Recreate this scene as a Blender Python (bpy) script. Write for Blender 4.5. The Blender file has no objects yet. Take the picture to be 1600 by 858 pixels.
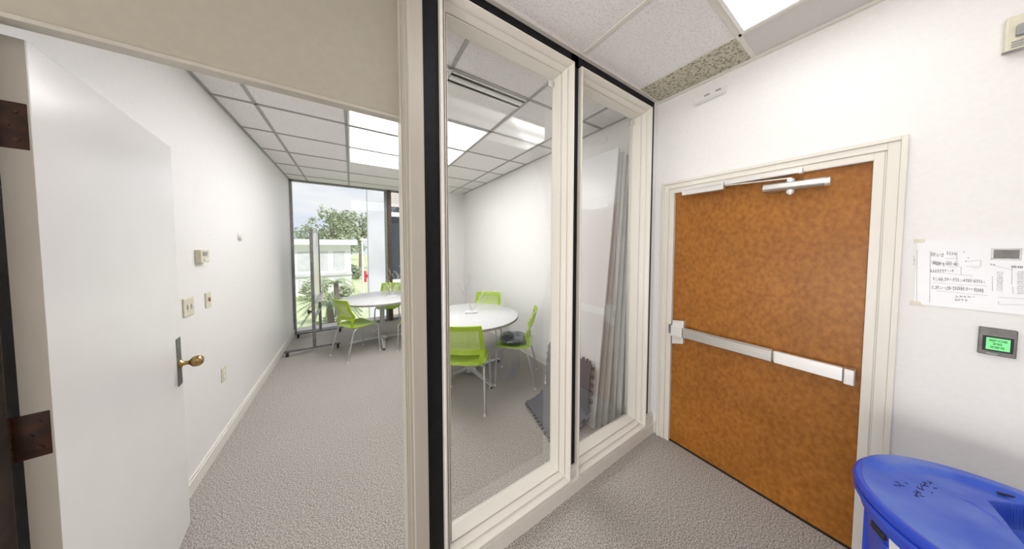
import bpy, bmesh, math, random
from mathutils import Vector, Matrix
S = bpy.context.scene
COL = S.collection
PI = math.pi
rnd = random.Random(7)

# ------------------------------------------------------------------ camera
FPX, CX, CY, YAW, PITCH, CAMH = 385.3, 800.0, 400.15, .576, -.0393, 1.60
cam = bpy.data.cameras.new('camera')
cam_o = bpy.data.objects.new('camera', cam); COL.objects.link(cam_o)
cam.sensor_fit = 'HORIZONTAL'; cam.sensor_width = 36
cam.lens = FPX/1600*36
cam.shift_y = -(429-CY)/1600
cam.clip_start = .02; cam.clip_end = 500
cam_o.location = (0, 0, CAMH)
cam_o.rotation_euler = (PI/2+PITCH, 0, -YAW)
S.camera = cam_o
# ------------------------------------------------------------------ exposure, world
S.view_settings.view_transform = 'Standard'
S.view_settings.look = 'None'
S.view_settings.gamma = 1
S.view_settings.use_curve_mapping = False
S.view_settings.exposure = 0.13
LAMP_ROOM, LAMP_CORRIDOR, SKY = 8.0, 3.7, .90
w = bpy.data.worlds.new('sky'); S.world = w; w.use_nodes = True
nt = w.node_tree; nt.nodes.clear()
out = nt.nodes.new('ShaderNodeOutputWorld'); bg = nt.nodes.new('ShaderNodeBackground')
tc = nt.nodes.new('ShaderNodeTexCoord'); mp = nt.nodes.new('ShaderNodeMapping'); mp.inputs['Scale'].default_value = (1.2, 1.2, 4.5)
nz = nt.nodes.new('ShaderNodeTexNoise'); nz.inputs['Scale'].default_value = 2.6; nz.inputs['Detail'].default_value = 6
cr = nt.nodes.new('ShaderNodeValToRGB')
cr.color_ramp.elements[0].position = .42; cr.color_ramp.elements[0].color = (.78, .85, .97, 1)
cr.color_ramp.elements[1].position = .60; cr.color_ramp.elements[1].color = (.96, .97, 1.0, 1)
nt.links.new(tc.outputs['Generated'], mp.inputs[0]); nt.links.new(mp.outputs[0], nz.inputs['Vector'])
nt.links.new(nz.outputs[0], cr.inputs[0]); nt.links.new(cr.outputs[0], bg.inputs[0]); nt.links.new(bg.outputs[0], out.inputs[0])
bg.inputs[1].default_value = SKY
sun = bpy.data.lights.new('sun', 'SUN'); sun.energy = 3.6; sun.angle = .05; sun.color = (1, .96, .9)
sun_o = bpy.data.objects.new('sun', sun); COL.objects.link(sun_o); sun_o.location = (0, 10, 20)
sun_o.rotation_euler = (math.radians(48), 0, math.radians(35))

# added soft fill light at the unseen far left end of the corridor
fill = bpy.data.lights.new('corridor_fill', 'AREA'); fill.shape = 'RECTANGLE'; fill.size = 2.5; fill.size_y = 2.3; fill.energy = 150; fill.color = (1, .99, .975)
fill_o = bpy.data.objects.new('corridor_fill', fill); COL.objects.link(fill_o); fill_o.location = (-3.9, -.30, 1.2)
fill_o.rotation_euler = (PI/2+.34, 0, -PI/2)

# ------------------------------------------------------------------ helpers
def unproj(px, py, axis, val):
    fw = Vector((math.sin(YAW)*math.cos(PITCH), math.cos(YAW)*math.cos(PITCH), math.sin(PITCH)))
    rt = Vector((math.cos(YAW), -math.sin(YAW), 0)); up = rt.cross(fw)
    d = fw+rt*(px-CX)/FPX-up*(py-CY)/FPX
    o = Vector((0, 0, CAMH)); t = (val-o[axis])/d[axis]
    return o+d*t

class MB:
    def __init__(self): self.bm = bmesh.new()
    def add(self, bm2, M=None):
        if M is not None: bmesh.ops.transform(bm2, matrix=M, verts=bm2.verts)
        me = bpy.data.meshes.new('t'); bm2.to_mesh(me); bm2.free(); self.bm.from_mesh(me); bpy.data.meshes.remove(me)
        return self
    def box(self, x0, x1, y0, y1, z0, z1, bev=0, M=None, seg=2):
        b = bmesh.new(); bmesh.ops.create_cube(b, size=1)
        for v in b.verts: v.co = Vector(((x0+x1)/2+v.co.x*(x1-x0), (y0+y1)/2+v.co.y*(y1-y0), (z0+z1)/2+v.co.z*(z1-z0)))
        if bev: bmesh.ops.bevel(b, geom=b.edges[:]+b.verts[:], offset=bev, segments=seg, profile=.5, affect='EDGES')
        return self.add(b, M)
    def tube(self, pts, r, n=10, M=None, flat=1.0):
        pts = [Vector(p) for p in pts]; b = bmesh.new(); rings = []
        rr = r if isinstance(r, (list, tuple)) else [r]*len(pts)
        prev = None
        for i, p in enumerate(pts):
            t = (pts[min(i+1, len(pts)-1)]-pts[max(i-1, 0)]).normalized()
            if prev is None:
                a = Vector((0, 0, 1)) if abs(t.z) < .9 else Vector((1, 0, 0))
                u = t.cross(a).normalized()
            else:
                u = (prev-t*prev.dot(t)).normalized()
            prev = u; v = t.cross(u)
            rings.append([b.verts.new(p+(u*math.cos(2*PI*k/n)+v*math.sin(2*PI*k/n)*flat)*rr[i]) for k in range(n)])
        for a, c in zip(rings, rings[1:]):
            for k in range(n): b.faces.new((a[k], a[(k+1) % n], c[(k+1) % n], c[k]))
        b.faces.new(rings[0][::-1]); b.faces.new(rings[-1])
        return self.add(b, M)
    def cyl(self, p0, p1, r0, r1=None, n=24, M=None):
        return self.tube([p0, p1], [r0, r0 if r1 is None else r1], n, M)
    def lathe(self, prof, n=48, M=None, cap=True):
        b = bmesh.new(); rings = []
        for r, z in prof:
            rings.append([b.verts.new((r*math.cos(2*PI*k/n), r*math.sin(2*PI*k/n), z)) for k in range(n)])
        for a, c in zip(rings, rings[1:]):
            for k in range(n): b.faces.new((a[k], a[(k+1) % n], c[(k+1) % n], c[k]))
        if cap: b.faces.new(rings[0][::-1]); b.faces.new(rings[-1])
        return self.add(b, M)
    def prism(self, pts, axis, a, c, M=None, bev=0):
        """polygon pts (2D) extruded along axis from a to c"""
        def P(q, t):
            return {0: (t, q[0], q[1]), 1: (q[0], t, q[1]), 2: (q[0], q[1], t)}[axis]
        b = bmesh.new()
        A = [b.verts.new(P(q, a)) for q in pts]; B = [b.verts.new(P(q, c)) for q in pts]
        b.faces.new(A); b.faces.new(B[::-1])
        n = len(pts)
        for k in range(n): b.faces.new((A[k], B[k], B[(k+1) % n], A[(k+1) % n]))
        if bev: bmesh.ops.bevel(b, geom=b.edges[:], offset=bev, segments=2, profile=.5, affect='EDGES')
        bmesh.ops.recalc_face_normals(b, faces=b.faces)
        return self.add(b, M)
    def sheet(self, fn, nu, nv, thick, M=None):
        b = bmesh.new()
        g = [[b.verts.new(fn(i/nu, j/nv)) for i in range(nu+1)] for j in range(nv+1)]
        for j in range(nv):
            for i in range(nu): b.faces.new((g[j][i], g[j][i+1], g[j+1][i+1], g[j+1][i]))
        bmesh.ops.recalc_face_normals(b, faces=b.faces)
        if thick: bmesh.ops.solidify(b, geom=b.faces[:], thickness=thick)
        return self.add(b, M)
    def ringframe(self, x0, x1, z0, z1, prof):
        """mitred frame in the xz plane: prof is a closed list of (inset, y)"""
        b = bmesh.new(); rings = []
        for i, y in prof:
            rings.append([b.verts.new(q) for q in ((x0+i, y, z0+i), (x1-i, y, z0+i), (x1-i, y, z1-i), (x0+i, y, z1-i))])
        n = len(rings)
        for k in range(n):
            a, c = rings[k], rings[(k+1) % n]
            for m in range(4): b.faces.new((a[m], a[(m+1) % 4], c[(m+1) % 4], c[m]))
        bmesh.ops.recalc_face_normals(b, faces=b.faces)
        return self.add(b)
    def build(self, name, mat, parent=None, smooth=False, world=False, **props):
        me = bpy.data.meshes.new(name)
        bmesh.ops.recalc_face_normals(self.bm, faces=self.bm.faces)
        if world and parent is not None:
            p = parent; off = Vector((0, 0, 0))
            while p is not None: off += p.location; p = p.parent
            bmesh.ops.translate(self.bm, vec=-off, verts=self.bm.verts)
        self.bm.to_mesh(me); self.bm.free()
        if smooth:
            for p in me.polygons: p.use_smooth = True
            if smooth != 'all':
                try: me.set_sharp_from_angle(angle=math.radians(40))
                except Exception: pass
        me.materials.append(mat)
        o = bpy.data.objects.new(name, me); COL.objects.link(o); o.parent = parent
        for k, v in props.items(): o[k] = v
        return o

def thing(name, label, cat, loc=(0, 0, 0), rz=0, group=None):
    o = bpy.data.objects.new(name, None); COL.objects.link(o); o.empty_display_size = .1
    o.location = loc; o.rotation_euler = (0, 0, rz); o['label'] = label; o['category'] = cat
    if group: o['group'] = group
    return o
def tag(o, label, cat, group=None):
    o['label'] = label; o['category'] = cat
    if group: o['group'] = group
    return o
def setting(name, loc=(0, 0, 0), label=None):
    o = bpy.data.objects.new(name, None); COL.objects.link(o); o.location = loc; o['kind'] = 'structure'
    if label: o['label'] = label
    return o
def centre(o):
    """move a one-mesh object's origin to its base centre"""
    vs = o.data.vertices; n = len(vs)
    mn = [min(v.co[k] for v in vs) for k in range(3)]; mx = [max(v.co[k] for v in vs) for k in range(3)]
    c = Vector(((mn[0]+mx[0])/2, (mn[1]+mx[1])/2, mn[2]))
    o.data.transform(Matrix.Translation(-c)); o.location = Vector(o.location)+c
    return o
def copy_tree(o, parent=None):
    c = o.copy(); COL.objects.link(c); c.parent = parent
    for ch in [k for k in o.children]: copy_tree(ch, c)
    return c

# ------------------------------------------------------------------ materials
def mat(name, col, rough=.5, metal=0, spec=.5, emit=None, estr=0, coat=0, sheen=0):
    m = bpy.data.materials.new(name); m.use_nodes = True
    b = m.node_tree.nodes['Principled BSDF']
    b.inputs['Base Color'].default_value = (*col, 1); b.inputs['Roughness'].default_value = rough
    b.inputs['Metallic'].default_value = metal; b.inputs['Specular IOR Level'].default_value = spec
    b.inputs['Coat Weight'].default_value = coat
    if sheen: b.inputs['Sheen Weight'].default_value = sheen
    if emit: b.inputs['Emission Color'].default_value = (*emit, 1); b.inputs['Emission Strength'].default_value = estr
    return m
def noise_col(m, c0, c1, scale, p0=.35, p1=.65, detail=4, stretch=(1, 1, 1), bump=0, bdist=.002, rough=.5, second=None):
    nt = m.node_tree; N = nt.nodes; L = nt.links; b = N['Principled BSDF']
    tc = N.new('ShaderNodeTexCoord'); mp = N.new('ShaderNodeMapping'); mp.inputs['Scale'].default_value = stretch
    nz = N.new('ShaderNodeTexNoise'); nz.inputs['Scale'].default_value = scale; nz.inputs['Detail'].default_value = detail; nz.inputs['Roughness'].default_value = rough
    cr = N.new('ShaderNodeValToRGB'); cr.color_ramp.elements[0].position = p0; cr.color_ramp.elements[1].position = p1
    cr.color_ramp.elements[0].color = (*c0, 1); cr.color_ramp.elements[1].color = (*c1, 1)
    L.new(tc.outputs['Object'], mp.inputs[0]); L.new(mp.outputs[0], nz.inputs['Vector']); L.new(nz.outputs[0], cr.inputs[0])
    src = cr.outputs[0]
    if second:
        sc, lo, hi, stre = second
        mp2 = N.new('ShaderNodeMapping'); mp2.inputs['Scale'].default_value = stre; L.new(tc.outputs['Object'], mp2.inputs[0])
        n2 = N.new('ShaderNodeTexNoise'); n2.inputs['Scale'].default_value = sc; n2.inputs['Detail'].default_value = 3; L.new(mp2.outputs[0], n2.inputs['Vector'])
        mr = N.new('ShaderNodeMapRange'); mr.inputs[1].default_value = .3; mr.inputs[2].default_value = .7
        mr.inputs[3].default_value = lo; mr.inputs[4].default_value = hi; L.new(n2.outputs[0], mr.inputs[0])
        mx = N.new('ShaderNodeMix'); mx.data_type = 'RGBA'; mx.blend_type = 'MULTIPLY'; mx.inputs[0].default_value = 1
        L.new(src, mx.inputs[6]); L.new(mr.outputs[0], mx.inputs[7]); src = mx.outputs[2]
    L.new(src, b.inputs['Base Color'])
    if bump:
        bp = N.new('ShaderNodeBump'); bp.inputs['Strength'].default_value = bump; bp.inputs['Distance'].default_value = bdist
        L.new(nz.outputs[0], bp.inputs['Height']); L.new(bp.outputs[0], b.inputs['Normal'])
    return m
def mn(name, c0, c1, scale, rough=.5, metal=0, spec=.5, **k):
    return noise_col(mat(name, c0, rough, metal, spec), c0, c1, scale, **k)

M_wall = mn('wall_paint', (.85, .832, .822), (.87, .855, .845), 60, rough=.45, spec=.35)
M_dimwall = mn('shaded_wall_paint', (.385, .35, .285), (.40, .365, .295), 40, rough=.6, spec=.3)  # wall colour darkened to carry the dim light on the corridor-facing side
M_trim = mn('cream_trim_paint', (.765, .73, .66), (.78, .745, .675), 9, rough=.38, stretch=(6, 6, .6))
M_post = mn('shaded_trim_paint', (.44, .405, .345), (.46, .42, .36), 9, rough=.38, stretch=(6, 6, .6))  # cream trim darkened, shade of the corridor-facing faces put into the colour
M_trimw = mn('white_trim_paint', (.78, .75, .70), (.83, .80, .75), 9, rough=.38, stretch=(6, 6, .6))
M_black = mn('black_paint', (.004, .004, .005), (.008, .008, .010), 30, rough=.55, spec=.25)
M_doorw = mn('white_door_paint', (.86, .845, .84), (.88, .865, .86), 5, rough=.22, spec=.5)
M_wood = mn('stained_birch', (.26, .088, .010), (.43, .17, .030), 22, rough=.38, spec=.3, p0=.25, p1=.75, detail=9, stretch=(1, 2.2, 1.5), bump=.02,
            second=(2.6, .86, 1.10, (1, 1, 1)))
M_bronze = mn('dark_bronze', (.022, .008, .004), (.055, .018, .008), 40, rough=.35, metal=.4)
M_gap = mn('dark_gap_shade', (.030, .020, .014), (.05, .035, .026), 30, rough=.7)  # dark colour for the shade in the gap beside the open door
M_alu = mn('brushed_aluminium', (.60, .585, .56), (.70, .685, .66), 40, rough=.33, metal=.9, stretch=(1, .1, 6))
M_aluw = mn('pale_aluminium', (.78, .775, .76), (.84, .83, .82), 40, rough=.38, metal=.55, stretch=(1, .1, 6))
M_steel = mn('steel_grey', (.20, .20, .20), (.30, .30, .30), 30, rough=.35, metal=.8)
M_brass = mn('antique_brass', (.28, .17, .06), (.55, .38, .16), 30, rough=.28, metal=1)
M_tube = mn('silver_powder_tube', (.46, .46, .47), (.56, .56, .57), 50, rough=.35, metal=.5)
M_green = mn('lime_plastic', (.36, .53, .022), (.40, .57, .032), 30, rough=.38, spec=.4)
M_table = mn('white_laminate', (.68, .68, .69), (.72, .72, .73), 20, rough=.22)
M_edge = mn('grey_edge_band', (.30, .29, .27), (.36, .35, .33), 30, rough=.5)
M_white = mn('white_plastic', (.80, .79, .77), (.84, .83, .81), 30, rough=.4)
M_ivory = mn('ivory_plastic', (.68, .64, .50), (.74, .70, .56), 30, rough=.4)
M_greyp = mn('grey_plastic', (.30, .30, .30), (.36, .36, .36), 30, rough=.5)
M_rub = mn('black_rubber', (.012, .012, .013), (.02, .02, .022), 30, rough=.6)
M_mat = mn('slate_foam', (.095, .098, .118), (.125, .13, .15), 90, rough=.85, bump=.2)
M_twig = mn('white_painted_twig', (.62, .58, .56), (.80, .77, .75), 60, rough=.6)
M_board = mn('white_board', (.80, .81, .82), (.84, .85, .86), 4, rough=.18)
M_panel = mn('white_panel', (.80, .795, .80), (.84, .835, .84), 3, rough=.3)
M_panelg = mn('grey_panel', (.56, .56, .56), (.62, .62, .62), 6, rough=.6)
M_panelb = mn('pale_grey_panel', (.74, .76, .75), (.79, .80, .79), 6, rough=.5)
M_pedge = mn('panel_edge', (.55, .57, .57), (.66, .67, .66), 6, rough=.5)
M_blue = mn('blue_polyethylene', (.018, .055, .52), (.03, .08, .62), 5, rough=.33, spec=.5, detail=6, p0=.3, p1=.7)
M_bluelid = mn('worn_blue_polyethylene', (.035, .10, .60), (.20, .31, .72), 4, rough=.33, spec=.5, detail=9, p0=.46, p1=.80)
M_paper = mn('paper', (.82, .82, .84), (.85, .85, .87), 10, rough=.3)
M_ink = mn('ink', (.17, .17, .19), (.26, .26, .28), 50, rough=.6)
M_inkl = mn('light_ink', (.36, .36, .38), (.45, .45, .47), 50, rough=.6)
M_lcdtext = mat('lcd_text', (.004, .07, .015), .4)
M_lcd = mat('lcd_backlight', (.1, .5, .15), .3, emit=(.12, .72, .20), estr=.6)
M_alabel = mn('anodised_grey', (.15, .14, .135), (.21, .20, .19), 30, rough=.5, metal=.3)
M_pillow = mn('silver_sequin', (.05, .07, .085), (.34, .35, .36), 120, rough=.3, metal=.7, bump=.5, p0=.4, p1=.6)
M_bronzeframe = mn('bronze_window_frame', (.10, .072, .05), (.13, .095, .07), 20, rough=.4, metal=.3)
M_greyframe = mn('grey_window_frame', (.26, .26, .27), (.32, .32, .33), 20, rough=.4, metal=.3)
M_grid = mn('ceiling_grid_paint', (.36, .35, .34), (.41, .40, .39), 20, rough=.5)
M_slot = mat('slot_black', (.008, .008, .008), .8)
M_marker = mat('marker_ink', (.01, .012, .09), .5)

# carpet
def carpet():
    m = mat('speckled_carpet', (.4, .4, .4), .95, spec=.1)
    N = m.node_tree.nodes; L = m.node_tree.links; b = N['Principled BSDF']
    tc = N.new('ShaderNodeTexCoord')
    n1 = N.new('ShaderNodeTexNoise'); n1.inputs['Scale'].default_value = 150; n1.inputs['Detail'].default_value = 3; n1.inputs['Roughness'].default_value = .7
    cr = N.new('ShaderNodeValToRGB'); e = cr.color_ramp.elements
    e[0].position = .38; e[0].color = (.165, .15, .137, 1); e[1].position = .62; e[1].color = (.66, .62, .575, 1)
    mid = e.new(.5); mid.color = (.385, .357, .33, 1)
    n2 = N.new('ShaderNodeTexNoise'); n2.inputs['Scale'].default_value = 1.5; n2.inputs['Detail'].default_value = 4
    mr = N.new('ShaderNodeMapRange'); mr.inputs[3].default_value = .93; mr.inputs[4].default_value = 1.08
    mx = N.new('ShaderNodeMix'); mx.data_type = 'RGBA'; mx.blend_type = 'MULTIPLY'; mx.inputs[0].default_value = 1
    L.new(tc.outputs['Object'], n1.inputs['Vector']); L.new(tc.outputs['Object'], n2.inputs['Vector'])
    L.new(n1.outputs[0], cr.inputs[0]); L.new(n2.outputs[0], mr.inputs[0]); L.new(cr.outputs[0], mx.inputs[6]); L.new(mr.outputs[0], mx.inputs[7])
    L.new(mx.outputs[2], b.inputs['Base Color'])
    bp = N.new('ShaderNodeBump'); bp.inputs['Strength'].default_value = .2; bp.inputs['Distance'].default_value = .002
    L.new(n1.outputs[0], bp.inputs['Height']); L.new(bp.outputs[0], b.inputs['Normal'])
    return m
M_carpet = carpet()
# acoustic tile
def acoustic(name, c0, c1, scale, thr, bump=.4):
    m = mat(name, c0, .9, spec=.1)
    N = m.node_tree.nodes; L = m.node_tree.links; b = N['Principled BSDF']
    tc = N.new('ShaderNodeTexCoord'); n1 = N.new('ShaderNodeTexNoise'); n1.inputs['Scale'].default_value = scale; n1.inputs['Detail'].default_value = 4; n1.inputs['Roughness'].default_value = .6
    cr = N.new('ShaderNodeValToRGB'); e = cr.color_ramp.elements
    e[0].position = thr; e[0].color = (*c1, 1); e[1].position = thr+.08; e[1].color = (*c0, 1)
    L.new(tc.outputs['Object'], n1.inputs['Vector']); L.new(n1.outputs[0], cr.inputs[0]); L.new(cr.outputs[0], b.inputs['Base Color'])
    bp = N.new('ShaderNodeBump'); bp.inputs['Strength'].default_value = bump; bp.inputs['Distance'].default_value = .003
    L.new(cr.outputs[0], bp.inputs['Height']); L.new(bp.outputs[0], b.inputs['Normal'])
    return m
M_tile = acoustic('acoustic_tile', (.91, .885, .88), (.76, .73, .725), 120, .40, .25)
M_coarse = acoustic('coarse_fissured_tile', (.62, .58, .47), (.30, .27, .20), 60, .42, .6)
M_smooth = acoustic('smooth_tile', (.70, .675, .65), (.66, .64, .61), 90, .35, .1)
# glass pane
def glassmat(name, tint, refl):
    m = bpy.data.materials.new(name); m.use_nodes = True; N = m.node_tree.nodes; L = m.node_tree.links; N.clear()
    o = N.new('ShaderNodeOutputMaterial'); t = N.new('ShaderNodeBsdfTransparent'); g = N.new('ShaderNodeBsdfGlossy'); mx = N.new('ShaderNodeMixShader'); f = N.new('ShaderNodeFresnel')
    mt = N.new('ShaderNodeMath'); mt.operation = 'MULTIPLY'; mt.inputs[1].default_value = refl
    t.inputs[0].default_value = (*tint, 1); g.inputs['Roughness'].default_value = 0.0; f.inputs[0].default_value = 1.5
    L.new(f.outputs[0], mt.inputs[0]); L.new(mt.outputs[0], mx.inputs[0]); L.new(t.outputs[0], mx.inputs[1]); L.new(g.outputs[0], mx.inputs[2]); L.new(mx.outputs[0], o.inputs[0])
    return m
M_glass = glassmat('clear_glass', (.985, .99, .985), .22)
M_glasst = glassmat('dark_glass', (.45, .5, .5), 1.0)
# mesh textile of chair backs
def meshmat():
    m = mat('lime_mesh', (.52, .66, .20), .6)
    N = m.node_tree.nodes; L = m.node_tree.links; b = N['Principled BSDF']; o = N['Material Output']
    t = N.new('ShaderNodeBsdfTransparent'); mx = N.new('ShaderNodeMixShader'); tc = N.new('ShaderNodeTexCoord')
    v = N.new('ShaderNodeTexVoronoi'); v.inputs['Scale'].default_value = 140; v.feature = 'F1'
    mt = N.new('ShaderNodeMath'); mt.operation = 'LESS_THAN'; mt.inputs[1].default_value = .42
    L.new(tc.outputs['Object'], v.inputs['Vector']); L.new(v.outputs['Distance'], mt.inputs[0]); L.new(mt.outputs[0], mx.inputs[0])
    L.new(b.outputs[0], mx.inputs[1]); L.new(t.outputs[0], mx.inputs[2]); L.new(mx.outputs[0], o.inputs[0])
    return m
M_mesh = meshmat()
def diffuser(name, strength, axis, col=(1, 1, 1)):
    """prismatic lamp lens over tubes: the lens is brighter under each tube"""
    m = mat(name, (.85, .87, .88), .4, emit=col, estr=strength)
    N = m.node_tree.nodes; L = m.node_tree.links; b = N['Principled BSDF']
    tc = N.new('ShaderNodeTexCoord'); sx = N.new('ShaderNodeSeparateXYZ'); L.new(tc.outputs['Object'], sx.inputs[0])
    a = N.new('ShaderNodeMath'); a.operation = 'MULTIPLY'; a.inputs[1].default_value = 2*PI/.21
    s = N.new('ShaderNodeMath'); s.operation = 'COSINE'; mr = N.new('ShaderNodeMapRange')
    mr.inputs[1].default_value = -1; mr.inputs[2].default_value = 1; mr.inputs[3].default_value = strength*.6; mr.inputs[4].default_value = strength*1.35
    L.new(sx.outputs[axis], a.inputs[0]); L.new(a.outputs[0], s.inputs[0]); L.new(s.outputs[0], mr.inputs[0]); L.new(mr.outputs[0], b.inputs['Emission Strength'])
    return m
M_lampr = diffuser('room_lamp_lens', LAMP_ROOM, 1, (1, .985, .985))
M_lampc = diffuser('corridor_lamp_lens', LAMP_CORRIDOR, 1, (1, .99, .98))

# ================================================================== structure
XL, XR, CZ, YW = -.91, 2.16, 2.79, 5.87
XCL, YB = -4.0, -1.7         # far end and back of the corridor
PY0, PY1 = 1.19, 1.245       # partition wall thickness
YC = 5.36                    # column by the outer window

f = MB(); f.box(XCL-.1, XR+.15, YB-.1, PY1, -.12, 0); f.box(XL-.1, XR+.15, PY1, YW+.05, -.12, 0)
f.build('floor', M_carpet, kind='structure')
# left wall of the meeting room
MB().box(XL-.1, XL, PY1, YW+.05, 0, CZ).build('wall_left', M_wall, kind='structure')
# right wall with the exit door opening
DY0, DY1, DZ = .062, .952, 2.022
r = MB(); r.box(XR, XR+.12, YB, DY0-.01, 0, CZ); r.box(XR, XR+.12, DY1+.01, YW+.05, 0, CZ); r.box(XR, XR+.12, DY0-.01, DY1+.01, DZ+.01, CZ)
r.build('wall_right', M_wall, kind='structure')
MB().box(XCL, XR, YB-.1, YB, 0, CZ).build('wall_back', M_wall, kind='structure')
MB().box(XCL-.1, XCL, YB, PY1, 0, CZ).build('wall_corridor', M_wall, kind='structure')
# partition: header above the open door, wall left of the door
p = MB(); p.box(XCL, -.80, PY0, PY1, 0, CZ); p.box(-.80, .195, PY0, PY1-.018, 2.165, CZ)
p.build('wall_partition', M_dimwall, kind='structure')  # whole partition wall takes the shade-darkened colour
# column beside the outer window and wall stub next to glass partition
MB().box(1.80, XR, YC, YW+.05, 0, CZ).build('wall_column', M_wall, kind='structure')
MB().box(2.108, XR, 1.10, PY1, 0, CZ).build('wall_stub', M_wall, kind='structure')

# ceiling: slab, grid bars, special tiles (parts)
c = MB(); c.box(XCL-.1, XR+.12, YB-.1, PY1, CZ, CZ+.05); c.box(XL-.1, XR+.12, PY1, YW+.05, CZ, CZ+.05)
ceil = c.build('ceiling', M_tile, kind='structure')
g = MB(); gz0 = CZ-.006
yl = [1.64+.632*k for k in range(7)]; yl = [1.64, 2.30, 2.93, 3.555, 4.19, 4.82, 5.45]
for x in (-.65, -.02, 1.23, 1.865): g.box(x-.012, x+.012, PY1, YC if x > 1.8 else YW, gz0, CZ)
g.box(.585-.012, .585+.012, PY1, 1.64, gz0, CZ)
for y in yl: g.box(XL, XR, y-.012, y+.012, gz0, CZ)
g.box(XL, XL+.022, PY1, YW, gz0, CZ); g.box(XR-.022, XR, PY1, YC, gz0, CZ); g.box(XL, XR, YC-.02 if False else YW-.03, YW, gz0, CZ)
g.box(XL, XR, PY1, PY1+.022, gz0, CZ)
g.build('grid', M_grid, ceil)
g = MB()
for x in (1.225,): g.box(x-.011, x+.011, YB, 1.07, gz0, CZ)
g.box(-.02, XR, .51-.012, .51+.012, gz0, CZ); g.box(XCL, XR, -.12-.012, -.12+.012, gz0, CZ); g.box(-.03, -.008, YB, 1.19, gz0, CZ)
g.box(1.855-.008, 1.855+.008, .51, 1.07, gz0+.003, CZ); g.box(1.855-.012, 1.855+.012, YB, .51, gz0, CZ)
g.box(XCL, XR, -.75-.012, -.75+.012, gz0, CZ); g.box(-1.29, -1.266, YB, 1.19, gz0, CZ)
g.build('grid', M_trim, ceil)
g = MB(); g.box(XR-.02, XR, YB, 1.10, CZ-.018, CZ); g.box(.27, 2.108, 1.078, 1.10, CZ-.012, CZ); g.box(XCL, .19, PY0-.02, PY0, CZ-.018, CZ)
g.build('wall_angle', M_trim, ceil)
MB().box(1.863, XR-.02, .522, 1.078, CZ-.004, CZ).build('coarse_tile', M_coarse, ceil, label='coarse fissured yellowish tile strip')
MB().box(1.867, XR-.02, -.108, .498, CZ-.003, CZ).build('smooth_tile', M_smooth, ceil)

# baseboards
def base(name, pts, h=.10, m=M_trim):
    """pts: boxes; each gets a stepped top"""
    b = MB()
    for (x0, x1, y0, y1, nx, ny) in pts:
        b.box(x0, x1, y0, y1, 0, h-.018)
        b.box(x0-(nx < 0)*-.006, x1-(nx > 0)*.006, y0-(ny < 0)*-.006, y1-(ny > 0)*.006, h-.018, h)
    return b.build(name, m, kind='structure')
base('baseboard_left', [(XL, XL+.014, PY1, YW-.03, 1, 0)], m=M_trimw)
base('baseboard_right', [(XR-.014, XR, PY1+.02, YC, -1, 0), (1.82, XR-.014, YC-.014, YC, 0, -1)], m=M_trimw)
base('baseboard_corridor', [(XR-.014, XR, 1.055, 1.085, -1, 0), (XR-.014, XR, YB, DY0-.10, -1, 0)])
b = MB(); b.box(.263, XR-.014, 1.066, 1.10, 0, .082); b.box(.263, XR-.014, 1.075, 1.10, .082, .094)
for x0, x1 in ((.263, .334), (1.146, 1.208), (2.03, XR)):
    b.box(x0, x1, 1.078, 1.10, .094, .145); b.box(x0, x1, 1.088, 1.10, .145, .165)
b.build('baseboard_partition', M_trim, kind='structure')

# black mullion backing of the partition
b = MB(); b.box(.263, .333, 1.10, PY1, 0, CZ); b.box(1.147, 1.207, 1.10, PY1, 0, CZ); b.box(2.031, 2.108, 1.10, PY1, 0, CZ)
b.box(.333, 2.031, 1.10, PY1, 2.706, CZ); b.box(.333, 2.031, 1.10, PY1, 0, .089)
b.build('trim_1', M_black, kind='structure')
# the two glazed frames
PROF = [(0, 1.11), (0, 1.072), (.003, 1.069), (.010, 1.070), (.024, 1.108), (.026, 1.112), (.026, 1.104), (.029, 1.101), (.043, 1.134), (.0445, 1.150), (.047, 1.150), (.047, 1.136), (.050, 1.136), (.059, 1.197),
        (.059, 1.206), (.004, 1.212), (.004, 1.262), (-.03, 1.262), (-.03, 1.247), (.001, 1.247), (.001, 1.11)]
def glazed(n, x0, x1, z0, z1, clips):
    t = setting('window_%d' % n, ((x0+x1)/2, 1.17, 0))
    MB().ringframe(x0, x1, z0, z1, PROF).build('window_frame', M_trim, t, world=True)
    i = .056
    MB().box(x0+i, x1-i, 1.197, 1.203, z0+i, z1-i).build('pane', M_glass, t, world=True)
    for cx, cz in clips:
        k = MB(); k.box(cx-.017, cx+.017, 1.186, 1.196, cz-.018, cz+.018, .003)
        k.cyl((cx, 1.188, cz), (cx, 1.178, cz), .008, .008, 14); k.box(cx-.014, cx+.006, 1.178, 1.188, cz-.026, cz-.014, .002)
        k.build('glass_clip', M_aluw, t, world=True, smooth=True, label='small clear clip at the upper corner of the glass')
    return t
glazed(1, .334, 1.146, .090, 2.705, [(1.146-.085, 2.705-.090)])
glazed(2, 1.208, 2.030, .090, 2.705, [(2.03-.085, 2.705-.090)])

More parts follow.
